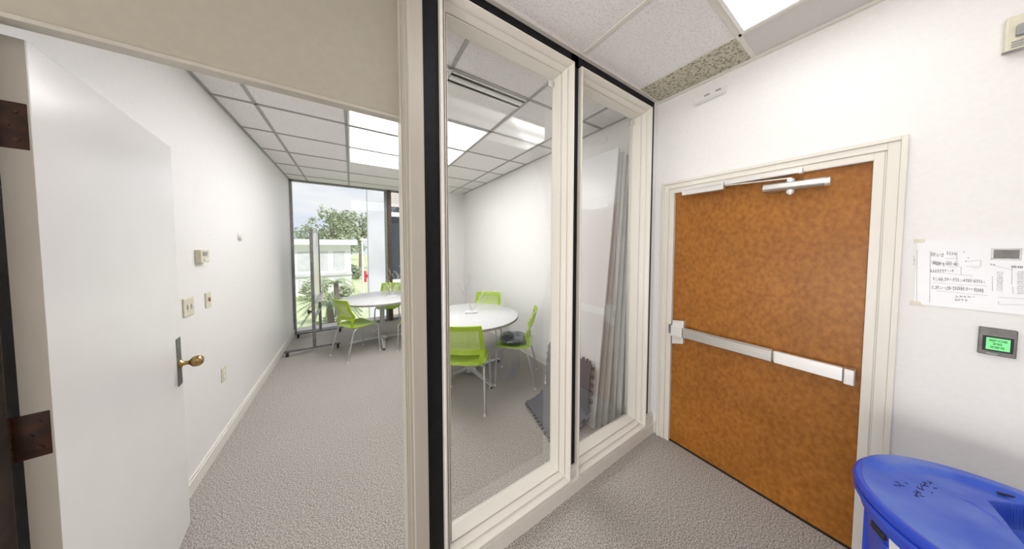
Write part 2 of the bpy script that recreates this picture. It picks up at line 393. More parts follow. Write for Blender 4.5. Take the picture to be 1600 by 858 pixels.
# doorway frame right post (trim_2), left jamb and head (trim_3)
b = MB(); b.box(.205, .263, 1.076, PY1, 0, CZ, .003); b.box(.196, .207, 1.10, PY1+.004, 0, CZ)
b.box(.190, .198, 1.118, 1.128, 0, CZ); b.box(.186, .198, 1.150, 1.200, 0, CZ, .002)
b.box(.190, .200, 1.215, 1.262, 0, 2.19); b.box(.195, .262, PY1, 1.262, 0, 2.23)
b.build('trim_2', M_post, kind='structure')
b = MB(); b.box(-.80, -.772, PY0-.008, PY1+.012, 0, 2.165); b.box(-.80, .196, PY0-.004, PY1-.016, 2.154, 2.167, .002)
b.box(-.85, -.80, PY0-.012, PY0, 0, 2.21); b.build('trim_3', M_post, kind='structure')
b = MB(); b.box(-.774, -.758, PY0+.002, PY1-.012, 0, 2.15); b.build('trim_4', M_gap, kind='structure', label='dark brown strip standing in for the shaded gap at the hinge jamb')  # strip added to show the dark of the hinge gap

# ------------------------------------------------------------------ door_2 : open white door
hx, hy = -.703, 1.25
dl = .905; ang = math.atan2(.895, -.109)       # direction of the leaf
d2 = setting('door_2', (hx, hy, 0)); d2.rotation_euler = (0, 0, ang)
# local: x along leaf, y to the wall side (leaf occupies y 0..045)
MB().box(0, dl, 0, .045, .012, 2.138, .0025).build('slab', M_doorw, d2)
MB().box(-.0015, .001, .001, .044, .013, 2.137).build('edge_strip', M_post, d2, label='added strip with the shaded tone of the hinge edge')  # thin strip added so the door edge looks shaded
for k, (z0, z1) in enumerate(((1.853, 1.972), (1.028, 1.150), (.22, .34))):
    h = MB(); h.box(-.003, .0005, .004, .085, z0, z1, .001)
    for q in range(3):
        h.cyl((-.004, .062, z0+(z1-z0)*q/3+.001), (-.004, .062, z0+(z1-z0)*(q+1)/3-.001), .008, n=14)
    for zz in (.2, .5, .8): h.cyl((-.002, .02+.012*(zz == .5), z0+(z1-z0)*zz), (-.005, .02+.012*(zz == .5), z0+(z1-z0)*zz), .005, n=10)
    h.build('hinge', M_bronze, d2, smooth=True, label='dark bronze hinge leaf on the door edge')
kz = .955
MB().box(dl-.070, dl-.018, -.004, .001, kz-.115, kz+.145, .0015).build('escutcheon', M_steel, d2, label='grey metal plate behind the knob')
kb = MB(); kb.lathe([(.0, 0), (.024, 0), (.024, .006), (.012, .012), (.010, .030), (.016, .036), (.027, .046), (.030, .058), (.028, .072), (.018, .082), (.0, .084)], 32,
     Matrix.Translation((dl-.044, -.003, kz)) @ Matrix.Rotation(PI/2, 4, 'X'), cap=False)
kb.build('door_knob', M_brass, d2, smooth='all', label='brass round knob')

# ------------------------------------------------------------------ door_1 : exit door
d1 = setting('door_1', (XR, (DY0+DY1)/2, 0))
MB().box(2.175, 2.22, DY0+.002, DY1-.002, .008, DZ-.003, .002).build('slab', M_wood, d1, world=True)
MB().box(2.165, 2.26, DY0, DY1, .0, .007).build('threshold', M_rub, d1, world=True)
# casing, stepped
cs = MB(); CW = .088
for k, (o0, o1, xx) in enumerate(((0, .030, 2.148), (.030, .036, 2.152), (.036, .070, 2.143), (.070, CW, 2.134))):
    cs.box(xx, XR+.001, DY1+o0, DY1+o1, 0, DZ+o1, .0015); cs.box(xx, XR+.001, DY0-o1, DY0-o0, 0, DZ+o1, .0015)
    cs.box(xx, XR+.001, DY0-o0, DY1+o0, DZ+o0, DZ+o1, .0015)
cs.build('casing', M_trim, d1, world=True)
jb = MB(); jb.box(2.15, 2.28, DY1-.001, DY1+.012, 0, DZ+.01); jb.box(2.15, 2.28, DY0-.012, DY0+.001, 0, DZ+.01); jb.box(2.15, 2.28, DY0, DY1, DZ-.002, DZ+.01)
jb.build('jamb', M_trim, d1, world=True)
# exit device
ed = MB()
ed.box(2.150, 2.175, .085, .93, .900, .960, .003)
ed.build('panic_bar', M_alu, d1, world=True)
pb = d1.children[-1]
ed = MB(); ed.prism([(2.150, .893), (2.150, .970), (2.128, .975), (2.112, .962), (2.112, .902), (2.128, .892)], 1, .375, .852, bev=.002)
ed.build('push_pad', M_alu, pb, world=True)
ed = MB(); ed.prism([(2.150, .896), (2.150, .968), (2.125, .970), (2.117, .964), (2.117, .900)], 1, .118, .366, bev=.0015); ed.cyl((2.118, .315, .936), (2.1155, .315, .936), .004, n=12)
ed.build('cover_rail', M_aluw, pb, world=True)
ed = MB(); ed.box(2.112, 2.17, .080, .116, .890, .972, .004); ed.build('end_cap', M_alu, pb, world=True)
ed = MB(); ed.prism([(.855, .845), (.935, .823), (.935, 1.010), (.855, 1.022)], 0, 2.128, 2.172, bev=.004); ed.box(2.108, 2.132, .858, .938, .890, .975, .005)
ed.build('latch_case', M_aluw, pb, world=True)
ed = MB(); ed.box(2.132, 2.16, .940, .962, .900, .972, .003); ed.cyl((2.125, .951, .915), (2.125, .951, .955), .007, n=12)
ed.build('strike', M_steel, pb, world=True)
# closer
cl = MB(); cl.cyl((2.125, .205, 1.945), (2.125, .440, 1.952), .026, n=28); cl.box(2.12, 2.175, .215, .435, 1.925, 1.972, .008)
cl.build('door_closer', M_alu, d1, world=True, smooth=True); clo = d1.children[-1]
cl = MB(); cl.cyl((2.125, .188, 1.944), (2.125, .206, 1.944), .022, n=24); cl.build('closer_cap', M_aluw, clo, world=True, smooth=True)
cl = MB(); cl.cyl((2.128, .330, 1.905), (2.128, .330, 1.988), .017, n=20); cl.cyl((2.128, .330, 1.898), (2.128, .330, 1.906), .010, n=16); cl.build('pinion', M_aluw, clo, world=True, smooth=True)
cl = MB(); cl.box(2.120, 2.136, 0, .30, -.004, .004, .002, Matrix.Translation((0, .325, 1.992)) @ Matrix.Rotation(math.radians(3.5), 4, 'X'))
cl.cyl((2.128, .618, 2.006), (2.128, .618, 2.026), .009, n=14); cl.build('closer_arm', M_aluw, clo, world=True)
cl = MB(); cl.box(2.105, 2.148, .632, .880, 1.985, 2.035, .002); cl.box(2.100, 2.107, .64, .872, 2.018, 2.030, .001)
cl.build('magnetic_lock', M_aluw, d1, world=True)
cl = MB(); cl.box(2.108, 2.140, .292, .628, 2.012, 2.036, .002); cl.box(2.106, 2.110, .31, .62, 2.019, 2.027); cl.box(2.104, 2.145, .284, .300, 2.008, 2.040, .003)
cl.build('closer_track', M_aluw, d1, world=True)

# ------------------------------------------------------------------ outer window
t = setting('window_3', (.45, YW, 0))
wf = MB(); wf.box(XL, XL+.035, YW-.03, YW+.04, 0, CZ); wf.box(XL, 1.80, YW-.03, YW+.04, 0, .045); wf.box(XL, 1.80, YW-.03, YW+.04, CZ-.03, CZ)
wf.box(.595, .645, YW-.01, YW+.05, 0, CZ)
wf.build('window_frame', M_greyframe, t, world=True)
MB().box(.648, .722, YW-.05, YW+.07, 0, CZ, .003).build('mullion', M_bronzeframe, t, world=True)
MB().box(1.775, 1.805, YW-.05, YW+.05, 0, CZ, .002).build('mullion', M_bronzeframe, t, world=True)
MB().box(XL+.03, .60, YW, YW+.008, .04, CZ-.025).build('pane', M_glass, t, world=True)
MB().box(.72, 1.78, YW, YW+.008, .04, CZ-.025).build('pane', M_glass, t, world=True)

# ------------------------------------------------------------------ ceiling lights
def troffer(x0, x1, y0, y1, mlens, label, group, mframe):
    t = thing('ceiling_light', label, 'light', ((x0+x1)/2, (y0+y1)/2, CZ-.012), 0, group)
    fr = MB(); a = .016
    for q in ((x0, x1, y0, y0+a), (x0, x1, y1-a, y1), (x0, x0+a, y0+a, y1-a), (x1-a, x1, y0+a, y1-a)): fr.box(q[0], q[1], q[2], q[3], CZ-.010, CZ-.0005)
    fr.build('frame', mframe, t, world=True)
    MB().box(x0+a, x1-a, y0+a, y1-a, CZ-.006, CZ-.001).build('diffuser', mlens, t, world=True)
    return t
G1 = 'row of lit panels in the meeting room ceiling'
troffer(-.006, 1.216, 2.314, 2.916, M_lampr, 'rectangular ceiling light of the meeting room nearest the glass partition', G1, M_aluw)
troffer(-.006, 1.216, 2.944, 3.541, M_lampr, 'rectangular ceiling light of the meeting room, middle of three', G1, M_aluw)
troffer(-.006, 1.216, 3.569, 4.176, M_lampr, 'rectangular ceiling light of the meeting room nearest the outer window', G1, M_aluw)
G2 = 'lit panels in the corridor ceiling'
troffer(1.238, 1.841, -.106, .496, M_lampc, 'square ceiling light above the corridor in front of the exit door', G2, M_aluw)
troffer(-.006, 1.212, -.106, .496, M_lampc, 'long ceiling light above the corridor, mirrored faintly in the partition glass', G2, M_aluw)
# slot air diffusers
def slotdiff(x0, x1, label):
    t = thing('air_vent', label, 'vent', ((x0+x1)/2, 1.72, CZ-.012), 0, 'slot air vents in the meeting room ceiling')
    MB().box(x0, x1, 1.653, 1.80, CZ-.004, CZ-.0005).build('backing', M_slot, t, world=True)
    for y0, y1 in ((1.653, 1.668), (1.698, 1.710), (1.714, 1.746), (1.772, 1.80)):
        MB().box(x0, x1, y0, y1, CZ-.010, CZ-.004, .001).build('bar', M_aluw, t, world=True)
    return t
slotdiff(.600, 1.216, 'long double slot air vent ending at the ceiling grid corner')
slotdiff(-.006, .572, 'double slot air vent partly hidden behind the black post')

# ================================================================== furniture
def chair_proto():
    t = thing('stacking_chair', '', 'chair')
    # seat
    def seat(u, v):
        s = 2*u-1; y = -.205+.425*v
        hw = .200+.018*math.sin(PI*min(1, v*1.1)) - .05*max(0, v-.86)/.14*abs(s)**4 - .04*max(0, .1-v)/.1*abs(s)**4
        z = .452-.014*(1-s*s)*math.sin(PI*v)-.030*max(0, (v-.82)/.18)**2+.008*abs(s)**3+.010*max(0, (.15-v)/.15)
        return (s*hw, y, z)
    MB().sheet(seat, 16, 18, .011).build('seat', M_green, t, smooth=True)
    # backrest surface
    def bk(s, h):        # s -1..1, h height 0..1 from z .455 to .85
        z = .455+.395*h
        y = -.205-.060*h+.040*math.exp(-((h-.38)/.17)**2)+.032*s*s-.012*max(0, h-.85)/.15
        hw = .192+.022*math.sin(PI*min(1, h*.9+.05))
        return (s*hw, y, z)
    fr = MB(); T = .013
    def strip(s0, s1, h0, h1, nu, nv, th=T, f=bk):
        fr.sheet(lambda u, v: f(s0+(s1-s0)*u, h0+(h1-h0)*v), nu, nv, th)
    strip(-1, -.80, -.02, 1, 3, 26); strip(.80, 1, -.02, 1, 3, 26)
    strip(-.80, .80, .88, 1, 14, 3); strip(-.80, .80, .24, .36, 14, 3)
    fr.build('back_frame', M_green, t, smooth=True)
    MB().sheet(lambda u, v: bk(-.81+1.62*u, .35+.54*v), 14, 14, .003).build('back_mesh', M_mesh, t, smooth=True, label='see-through mesh panel of the backrest')
    r = .0105
    for s in (-1, 1):
        MB().tube([(s*.185, -.06, .436), (s*.200, -.13, .428), (s*.206, -.165, .40), (s*.212, -.195, .30), (s*.222, -.235, .14), (s*.228, -.262, .012)], [r]*6, 12).build('leg', M_tube, t, smooth=True)
        MB().tube([(s*.185, .06, .436), (s*.200, .15, .430), (s*.210, .180, .40), (s*.216, .188, .25), (s*.222, .200, .012)], [r]*5, 12).build('leg', M_tube, t, smooth=True)
        MB().cyl((s*.228, -.262, 0), (s*.228, -.262, .022), .014, .012, 14).build('glide', M_white, t, smooth=True)
        MB().cyl((s*.222, .200, 0), (s*.222, .200, .022), .014, .012, 14).build('glide', M_white, t, smooth=True)
    f = MB()
    for s in (-1, 1): f.tube([(s*.185, -.16, .430), (s*.185, .17, .432)], r*.95, 10)
    f.tube([(-.185, -.05, .428), (.185, -.05, .428)], r*.9, 10); f.tube([(-.185, .10, .428), (.185, .10, .428)], r*.9, 10)
    f.build('seat_rail', M_tube, t, smooth=True)
    return t
CHAIRS = [
    ((.985, 2.385), 55, 'lime green mesh back chair seen from behind through the partition glass', 'near'),
    ((1.640, 2.465), 139, 'lime green chair with a silver cushion on its seat', 'near'),
    ((1.700, 3.390), 229, 'lime green chair by the white wall, behind the far rim of the round table', 'near'),
    ((.05, 4.33), 28, 'lime green chair left of the far table, turned away beside the mobile whiteboard', 'far'),
    ((.60, 5.36), 250, 'lime green chair between the far round table and the outer window', 'far'),
    ((.84, 4.10), 143, 'lime green chair half hidden behind the cream doorway post', 'far'),
]
proto = chair_proto()
for i, ((x, y), a, lab, wh) in enumerate(CHAIRS):
    o = proto if i == 0 else copy_tree(proto)
    o.location = (x, y, 0); o.rotation_euler = (0, 0, math.radians(a)-PI/2)
    o['label'] = lab; o['category'] = 'chair'; o['group'] = 'lime green chairs around the %s round table' % wh

def table_proto():
    t = thing('round_table', '', 'table')
    R = .61
    MB().lathe([(0, .716), (R-.004, .716), (R-.004, .741), (R-.010, .745), (0, .745)], 96, cap=False).build('tabletop', M_table, t, smooth=True)
    MB().lathe([(R-.006, .714), (R, .716), (R, .740), (R-.006, .742)], 96, cap=False).build('edge_band', M_edge, t, smooth=True)
    MB().cyl((0, 0, .06), (0, 0, .70), .036, n=28).build('column', M_tube, t, smooth=True)
    MB().box(-.17, .17, -.17, .17, .700, .714, .003).build('mounting_plate', M_steel, t)
    MB().lathe([(0, .03), (.075, .03), (.075, .05), (.045, .075), (.04, .09), (0, .09)], 32, cap=False).build('hub', M_tube, t, smooth=True)
    for k in range(4):
        Mx = Matrix.Rotation(k*PI/2, 4, 'Z')
        l = MB(); l.tube([(.05, 0, .055), (.30, 0, .048), (.46, 0, .036), (.475, 0, .030)], [.030, .028, .024, .018], 16, Mx, flat=.6)
        l.build('base_leg', M_tube, t, smooth=True)
        g = MB(); g.cyl(Mx @ Vector((.455, 0, 0)), Mx @ Vector((.455, 0, .028)), .016, .014, 16); g.build('glide', M_rub, t, smooth=True)
    return t
tb = table_proto()
tb.location = (1.225, 2.865, 0); tb.rotation_euler = (0, 0, math.radians(8)); tb['label'] = 'white round table near the glass partition, twig decoration on top'; tb['group'] = 'white round tables in the meeting room'
tb2 = copy_tree(tb); tb2.location = (.41, 4.68, 0); tb2.rotation_euler = (0, 0, math.radians(-3)); tb2['label'] = 'white round table close to the big outer window'

# cushion on chair
def cushion():
    def sh(u, v):
        a = 2*PI*u; r = v
        return (r*.175*math.cos(a), r*.165*math.sin(a), 0)
    m = MB(); prof = [(0, 0), (.13, .002), (.165, .018), (.178, .036), (.165, .056), (.13, .072), (.07, .082), (0, .085)]
    b = bmesh.new(); n = 48; rings = []
    for r, z in prof[1:-1]:
        ring = []
        for k in range(n):
            a = 2*PI*k/n; w_ = 1+.05*math.cos(4*a+.6)+.012*math.sin(9*a)
            ring.append(b.verts.new((r*w_*math.cos(a), r*w_*math.sin(a), z+.004*math.sin(5*a+z*30))))
        rings.append(ring)
    for p, q in zip(rings, rings[1:]):
        for k in range(n): b.faces.new((p[k], p[(k+1) % n], q[(k+1) % n], q[k]))
    b.faces.new(rings[0][::-1])
    top = b.verts.new((0, 0, .084))
    for k in range(n): b.faces.new((rings[-1][k], rings[-1][(k+1) % n], top))
    m.add(b)
    o = m.build('cushion', M_pillow, smooth='all')
    o.location = (1.628, 2.475, .456); o.rotation_euler = (0, 0, .5)
    tag(o, 'dark silver shiny cushion lying on the seat of a lime green chair', 'cushion')
cushion()

# twig decorations
def twigs(loc, seed, label, hscale=1.0, rz=0):
    R = random.Random(seed)
    t = thing('twig_decoration', label, 'decoration', loc, rz, 'white twig decorations on the round tables')
    s = MB(); s.box(-.075, .075, -.05, .05, 0, .022, .002); s.build('stand', M_board, t)
    def grow(m, p, d, L, r, depth):
        pts = [p]; n = 6
        for k in range(n):
            d = (d+Vector((R.uniform(-.22, .22), R.uniform(-.22, .22), R.uniform(-.05, .12)))).normalized()
            p = p+d*L/n; pts.append(p)
            if depth > 0 and k in (2, 3, 4) and R.random() < .8:
                dd = (d+Vector((R.uniform(-1, 1), R.uniform(-1, 1), R.uniform(-.1, .5)))).normalized()
                grow(m, p, dd, L*R.uniform(.35, .6), r*.6, depth-1)
        m.tube(pts, [r*(1-.75*k/n) for k in range(n+1)], 6)
    for k, d in enumerate([(-.05, .1, 1), (.35, -.05, .9), (.55, .25, .62), (-.25, -.15, .95)]):
        m = MB(); grow(m, Vector((.008*k-.01, .006*(k % 2), .02)), Vector(d).normalized(), (.42, .34, .36, .30)[k]*hscale, .0045, 3 if k else 2)
        m.build('branch', M_twig, t, smooth=True)
    return t
twigs((1.275, 2.92, .745), 4, 'white twig decoration on a white block, on the table behind the partition glass', 1.05, -.5)
twigs((.56, 4.66, .745), 11, 'white twig decoration on the far table, in front of the outer window', 1.0, -.4)

# ------------------------------------------------------------------ mobile whiteboard
wb = thing('mobile_whiteboard', 'tall mobile whiteboard on castors seen edge-on at the outer window', 'whiteboard', (-.50, 5.18, 0))
YA, YZ = 4.72, 5.60; xc = -.505
for y, zt in ((YA, 1.875), (YZ, 1.84)):
    MB().box(xc-.020, xc+.020, y-.018, y+.018, .085, 1.86, .003).build('post', M_steel, wb, world=True)
    MB().box(xc-.345, xc+.325, y-.02, y+.02, .060, .088, .003).build('foot_bar', M_steel, wb, world=True)
    for x in (xc-.31, xc+.29):
        c_ = MB(); c_.cyl((x-.014, y, .030), (x+.014, y, .030), .030, n=20); c_.box(x-.018, x+.018, y-.008, y+.012, .032, .062, .003)
        c_.build('castor', M_rub, wb, world=True, smooth=True)
b = MB(); b.box(xc-.008, xc+.008, YA+.02, YZ-.02, .76, 1.83, .002); b.build('board', M_board, wb, world=True)
for z_ in (1.825, .745): MB().box(xc-.014, xc+.014, YA+.018, YZ-.018, z_, z_+.02).build('board_rim', M_alu, wb, world=True)
b = MB(); b.box(xc+.008, xc+.085, YA+.10, YZ-.10, .735, .745); b.box(xc+.080, xc+.085, YA+.10, YZ-.10, .745, .760); b.build('pen_tray', M_alu, wb, world=True)
b = MB(); b.box(xc-.012, xc+.012, YA, YZ, .46, .50, .002); b.build('cross_bar', M_steel, wb, world=True)
b = MB(); b.lathe([(0, 0), (.012, 0), (.012, .02), (.030, .024), (.032, .040), (.026, .048), (0, .05)], 20, Matrix.Translation((xc-.02, YA, .62)) @ Matrix.Rotation(-PI/2, 4, 'Y'), cap=False)
b.build('clamp_knob', M_rub, wb, world=True, smooth=True)

# ------------------------------------------------------------------ leaning panels
def leaning(xb, xt, y0, y1, h, th, m, label, mt=None, ytilt=0.0):
    """a sheet whose foot is at x=xb on the floor and whose top edge rests at x=xt"""
    a = math.asin((xt-xb)/h)
    Mx = Matrix.Translation((xb, y0, .002+th*math.sin(a))) @ Matrix.Rotation(a, 4, 'Y')
    b = MB(); b.box(0, th, 0, y1-y0, 0, h, .002, Mx)
    o = b.build('wall_panel', m); centre(o)
    tag(o, label, 'panel', 'tall panels leaning on the right wall')
    return o
leaning(1.735, 2.030, 1.365, 2.03, 2.50, .018, M_panel, 'broad white panel leaning outermost of the stack behind the right glass pane')
leaning(1.790, 2.055, 1.345, 2.00, 2.46, .020, M_panelg, 'dark grey panel second in the leaning stack, just behind the white one')
leaning(1.850, 2.080, 1.325, 2.00, 2.43, .022, M_panelb, 'pale grey panel third in the leaning stack behind the glass')
leaning(1.925, 2.106, 1.305, 1.98, 2.42, .020, M_pedge, 'off-white panel fourth in the leaning stack, near the wall')
leaning(2.010, 2.131, 1.290, 1.98, 2.42, .018, M_panelb, 'thin pale panel innermost in the leaning stack, nearly upright at the wall')

# ------------------------------------------------------------------ foam puzzle mats
def teeth(n, amp):
    """outline offsets of a puzzle edge, n teeth"""
    pts = []
    for k in range(n):
        for t_, o_ in ((.12, 0), (.20, .35), (.16, .8), (.30, 1), (.50, 1), (.64, .8), (.60, .35), (.68, 0)):
            pts.append(((k+t_+.1)/n, o_*amp))
    return pts
def foam(name, P, L, W, th, lift, label, m=M_mat, seed=0):
    """flat puzzle tile in (a,b), bent onto the path P(a)->(x,z) ; b runs along y"""
    nt_ = 9
    bd = []
    T = teeth(nt_, .028)
    bd += [(t_*L, -o_) for t_, o_ in T]; bd += [(L+o_, t_*W) for t_, o_ in teeth(12, .028)]
    bd += [((1-t_)*L, W+o_) for t_, o_ in T]; bd += [(-o_, (1-t_)*W) for t_, o_ in teeth(12, .028)]
    return bd
def ribbon(P, L, n):
    """arc length sampling of a polyline path function"""
    pts = [Vector((*P(k/200), 0)) for k in range(201)]; acc = [0]
    for a, b_ in zip(pts, pts[1:]): acc.append(acc[-1]+(b_-a).length)
    tot = acc[-1]
    def at(s):
        s = max(-.06, s)
        if s <= 0: d = (pts[1]-pts[0]).normalized(); return pts[0]+d*s, d
        if s >= tot: d = (pts[-1]-pts[-2]).normalized(); return pts[-1]+d*(s-tot), d
        for k in range(200):
            if acc[k+1] >= s:
                d = (pts[k+1]-pts[k]).normalized(); return pts[k]+d*(s-acc[k]), d
    return at, tot
def foam_mat(path, y0, W, th, label, slant=0.0, yfun=None):
    at, tot = ribbon(path, 0, 0)
    b = bmesh.new(); NA, NB = 26, 20
    def P3(a, bb, off):
        p, d = at(a); nrm = Vector((-d.y, d.x, 0))
        q = p+nrm*off
        return (q.x+(yfun(a/tot, bb/W) if yfun else 0), y0+bb, q.y)
    g = [[b.verts.new(P3(tot*i/NA, W*j/NB, 0)) for j in range(NB+1)] for i in range(NA+1)]
    for i in range(NA):
        for j in range(NB): b.faces.new((g[i][j], g[i][j+1], g[i+1][j+1], g[i+1][j]))
    # teeth as little tabs along the four edges
    def tab(f0, n):
        for k in range(n):
            c0, w0, w1, am = (k+.5)/n, .17/n, .25/n, .024
            vs = [b.verts.new(P3(*f0(c0-w0, 0), 0)), b.verts.new(P3(*f0(c0-w1, am*.6), 0)), b.verts.new(P3(*f0(c0-w0*.8, am), 0)),
                  b.verts.new(P3(*f0(c0+w0*.8, am), 0)), b.verts.new(P3(*f0(c0+w1, am*.6), 0)), b.verts.new(P3(*f0(c0+w0, 0), 0))]
            b.faces.new(vs)
    tab(lambda s, o: (-o, s*W), 13); tab(lambda s, o: (tot+o, s*W), 13)
    tab(lambda s, o: (s*tot, -o), 11); tab(lambda s, o: (s*tot, W+o), 11)
    bmesh.ops.recalc_face_normals(b, faces=b.faces)
    bmesh.ops.solidify(b, geom=b.faces[:], thickness=th)
    m = MB(); m.add(b); o = m.build('foam_mat', M_mat, smooth=True); centre(o)
    tag(o, label, 'mat', 'grey puzzle foam mats')
    return o
def path1(t):     # from floor edge, up against the white panel
    s = t
    if s < .55:
        u = s/.55; return (1.40+.335*u, .016+.10*u**3)
    u = (s-.55)/.45
    return (1.735+.040*u-.010*math.sin(PI*u), .116+.44*u)
foam_mat(path1, 1.41, .56, .014, 'slate grey puzzle foam mat curving from the carpet up against the white panel', yfun=lambda a, b_: (.12*b_-.06)*max(0, 1-a*1.8)**1.2-.012)
# ================================================================== wall fittings
# thermostat, switches, outlets on left wall
def plate(name, label, cat, y0, y1, z0, z1, m, d=.008, group=None):
    t = thing(name, label, cat, (XL, (y0+y1)/2, z0), 0, group)
    MB().box(XL, XL+d, y0, y1, z0, z1, min(.003, d*.4)).build('cover', m, t, world=True)
    return t
t = plate('thermostat', 'small beige thermostat box on the left wall above the light switches', 'thermostat', 2.615, 2.735, 1.485, 1.575, M_ivory, .03)
MB().box(XL+.030, XL+.033, 2.64, 2.70, 1.535, 1.562).build('display', M_greyp, t, world=True); MB().box(XL+.030, XL+.034, 2.65, 2.72, 1.50, 1.512).build('slider', M_white, t, world=True)
t = plate('light_switch', 'wide ivory double light switch on the left wall, above the brass knob', 'switch', 2.44, 2.56, 1.145, 1.265, M_ivory, group='light switches on the left wall')
for y in (2.477, 2.523): MB().box(XL+.008, XL+.016, y-.006, y+.006, 1.19, 1.22, .002).build('toggle', M_white, t, world=True)
t = plate('light_switch', 'narrow ivory single light switch on the left wall, right of the double one', 'switch', 2.725, 2.80, 1.145, 1.258, M_ivory, group='light switches on the left wall')
MB().box(XL+.008, XL+.016, 2.756, 2.768, 1.19, 1.22, .002).build('toggle', M_brass, t, world=True)
def outlet(y, z, label, m):
    t = plate('wall_outlet', label, 'outlet', y-.04, y+.04, z-.06, z+.06, m, .006, 'outlets low on the left wall')
    for dz in (-.022, .022):
        MB().lathe([(0, 0), (.017, 0), (.016, .002), (0, .002)], 20, Matrix.Translation((XL+.006, y, z+dz)) @ Matrix.Rotation(PI/2, 4, 'Y'), cap=False).build('socket', M_white, t, world=True)
outlet(2.965, .55, 'ivory wall outlet above the left baseboard, nearer the white door', M_ivory)
outlet(4.22, .48, 'small white wall outlet above the left baseboard, nearer the outer window', M_white)
b = MB(); b.lathe([(0, 0), (.045, 0), (.045, .012), (.036, .024), (0, .028)], 32, Matrix.Translation((XL, 3.43, 1.70)) @ Matrix.Rotation(PI/2, 4, 'Y'), cap=False)
tag(centre(b.build('wall_sensor', M_white, smooth=True)), 'small round white sensor high on the left wall', 'sensor')

# devices on the right wall
t = thing('wall_sensor', 'long narrow white device with two dark slots, on the wall above the exit door', 'sensor', (XR, .738, 2.66))
Mx = Matrix.Translation((XR, .738, 2.667)) @ Matrix.Rotation(math.radians(-2), 4, 'X')
MB().box(-.026, 0, -.094, .094, -.022, .022, .005, Mx).build('housing', M_white, t, world=True)
for y in (-.052, .012): MB().box(-.028, -.024, y-.016, y+.016, .000, .012, .001, Mx).build('slot', M_greyp, t, world=True)
MB().box(-.032, -.004, -.090, .090, -.028, -.018, .003, Mx).build('lower_lip', M_aluw, t, world=True)
t = thing('alarm_strobe', 'cream alarm box high on the right wall at the picture edge', 'alarm', (XR, -.27, 2.34))
MB().box(2.125, XR, -.335, -.210, 2.345, 2.475, .006).build('housing', M_ivory, t, world=True)
MB().box(2.105, 2.126, -.315, -.228, 2.390, 2.430, .004).build('lens', M_greyp, t, world=True)
for k in range(3): MB().box(2.121, 2.127, -.320, -.222, 2.355+.009*k, 2.359+.009*k).build('grille', M_greyp, t, world=True)
MB().box(2.121, 2.128, -.340, -.206, 2.338, 2.346, .001).build('lower_lip', M_steel, t, world=True)

# keypad with lit display
t = thing('keypad', 'dark grey wall panel with a glowing green display below the floor plan', 'keypad', (XR, -.241, 1.165))
MB().box(2.146, XR, -.2765, -.2055, 1.163, 1.272, .0025).build('housing', M_alabel, t, world=True)
MB().box(2.1445, 2.1465, -.270, -.2135, 1.180, 1.240).build('bezel', M_rub, t, world=True)
sc = MB().box(2.1435, 2.1450, -.264, -.220, 1.186, 1.234).build('screen', M_lcd, t, world=True)
b = MB()
def glyphrow(mb, y_l, y_r, zc, h, x, R, n, th=.0004):
    """row of unreadable block characters from y_l (left) to y_r"""
    st = (y_r-y_l)/n
    for k in range(n):
        a = y_l+st*k; c_ = a+st*.72
        lo, hi = min(a, c_), max(a, c_); q = R.random()
        e = (hi-lo)*.28
        mb.box(x-th, x, lo, lo+e, zc-h/2, zc+h/2)
        if q > .3: mb.box(x-th, x, hi-e, hi, zc-h/2, zc+h/2)
        if q < .8: mb.box(x-th, x, lo, hi, zc+h/2-h*.22, zc+h/2)
        if q > .4: mb.box(x-th, x, lo, hi, zc-h*.1, zc+h*.12)
        if .2 < q < .7: mb.box(x-th, x, lo, hi, zc-h/2, zc-h/2+h*.2)
RR = random.Random(3)
glyphrow(b, -.2245, -.2595, 1.2235, .0085, 2.1435, RR, 13); glyphrow(b, -.233, -.250, 1.2105, .0085, 2.1435, RR, 6); glyphrow(b, -.2285, -.2545, 1.1970, .0085, 2.1435, RR, 9)
b.build('screen_text', M_lcdtext, sc, world=True)
MB().box(2.1450, 2.1462, -.243, -.222, 1.1665, 1.1725).build('label_strip', M_greyp, t, world=True)

# evacuation plan sheet
t = thing('floor_plan_sheet', 'white laminated floor plan sheet taped to the wall above the keypad', 'sign', (XR, -.27, 1.335))
MB().box(2.1565, XR, -.490, -.062, 1.337, 1.628).build('sheet', M_paper, t, world=True)
X0 = 2.1564
def L3(mb, p0, p1, wd=.0012):
    a = unproj(p0[0], p0[1], 0, X0); c_ = unproj(p1[0], p1[1], 0, X0)
    d = (c_-a); L = d.length
    if L < 1e-5: return
    an = math.atan2(d.z, d.y)
    mb.box(-.0004, 0, 0, L, -wd/2, wd/2, M=Matrix.Translation((X0, a.y, a.z)) @ Matrix.Rotation(an, 4, 'X'))
def Q(cx, cy): return (1420+cx/6.128, 360+cy/6.128)
ink = MB(); inkl = MB()
for a, c_ in (((205, 200), (200, 690)), ((205, 400), (500, 425)), ((500, 345), (500, 425)), ((500, 425), (610, 435)), ((260, 578), (760, 625)), ((220, 500), (745, 535)),
              ((350, 268), (460, 268)), ((460, 205), (460, 340)), ((370, 350), (490, 350)), ((590, 355), (680, 362)), ((80, 180), (75, 690))):
    L3(inkl, Q(*a), Q(*c_), .0011)
for a, c_ in (((545, 300), (690, 285)), ((690, 285), (688, 345)), ((545, 345), (688, 345)), ((850, 640), (1103, 655)), ((800, 440), (800, 580)), ((990, 350), (985, 520)), ((790, 330), (985, 378)),
              ((995, 540), (1000, 610)), ((860, 680), (860, 710)), ((860, 710), (1100, 712))):
    L3(inkl, Q(*a), Q(*c_), .001)
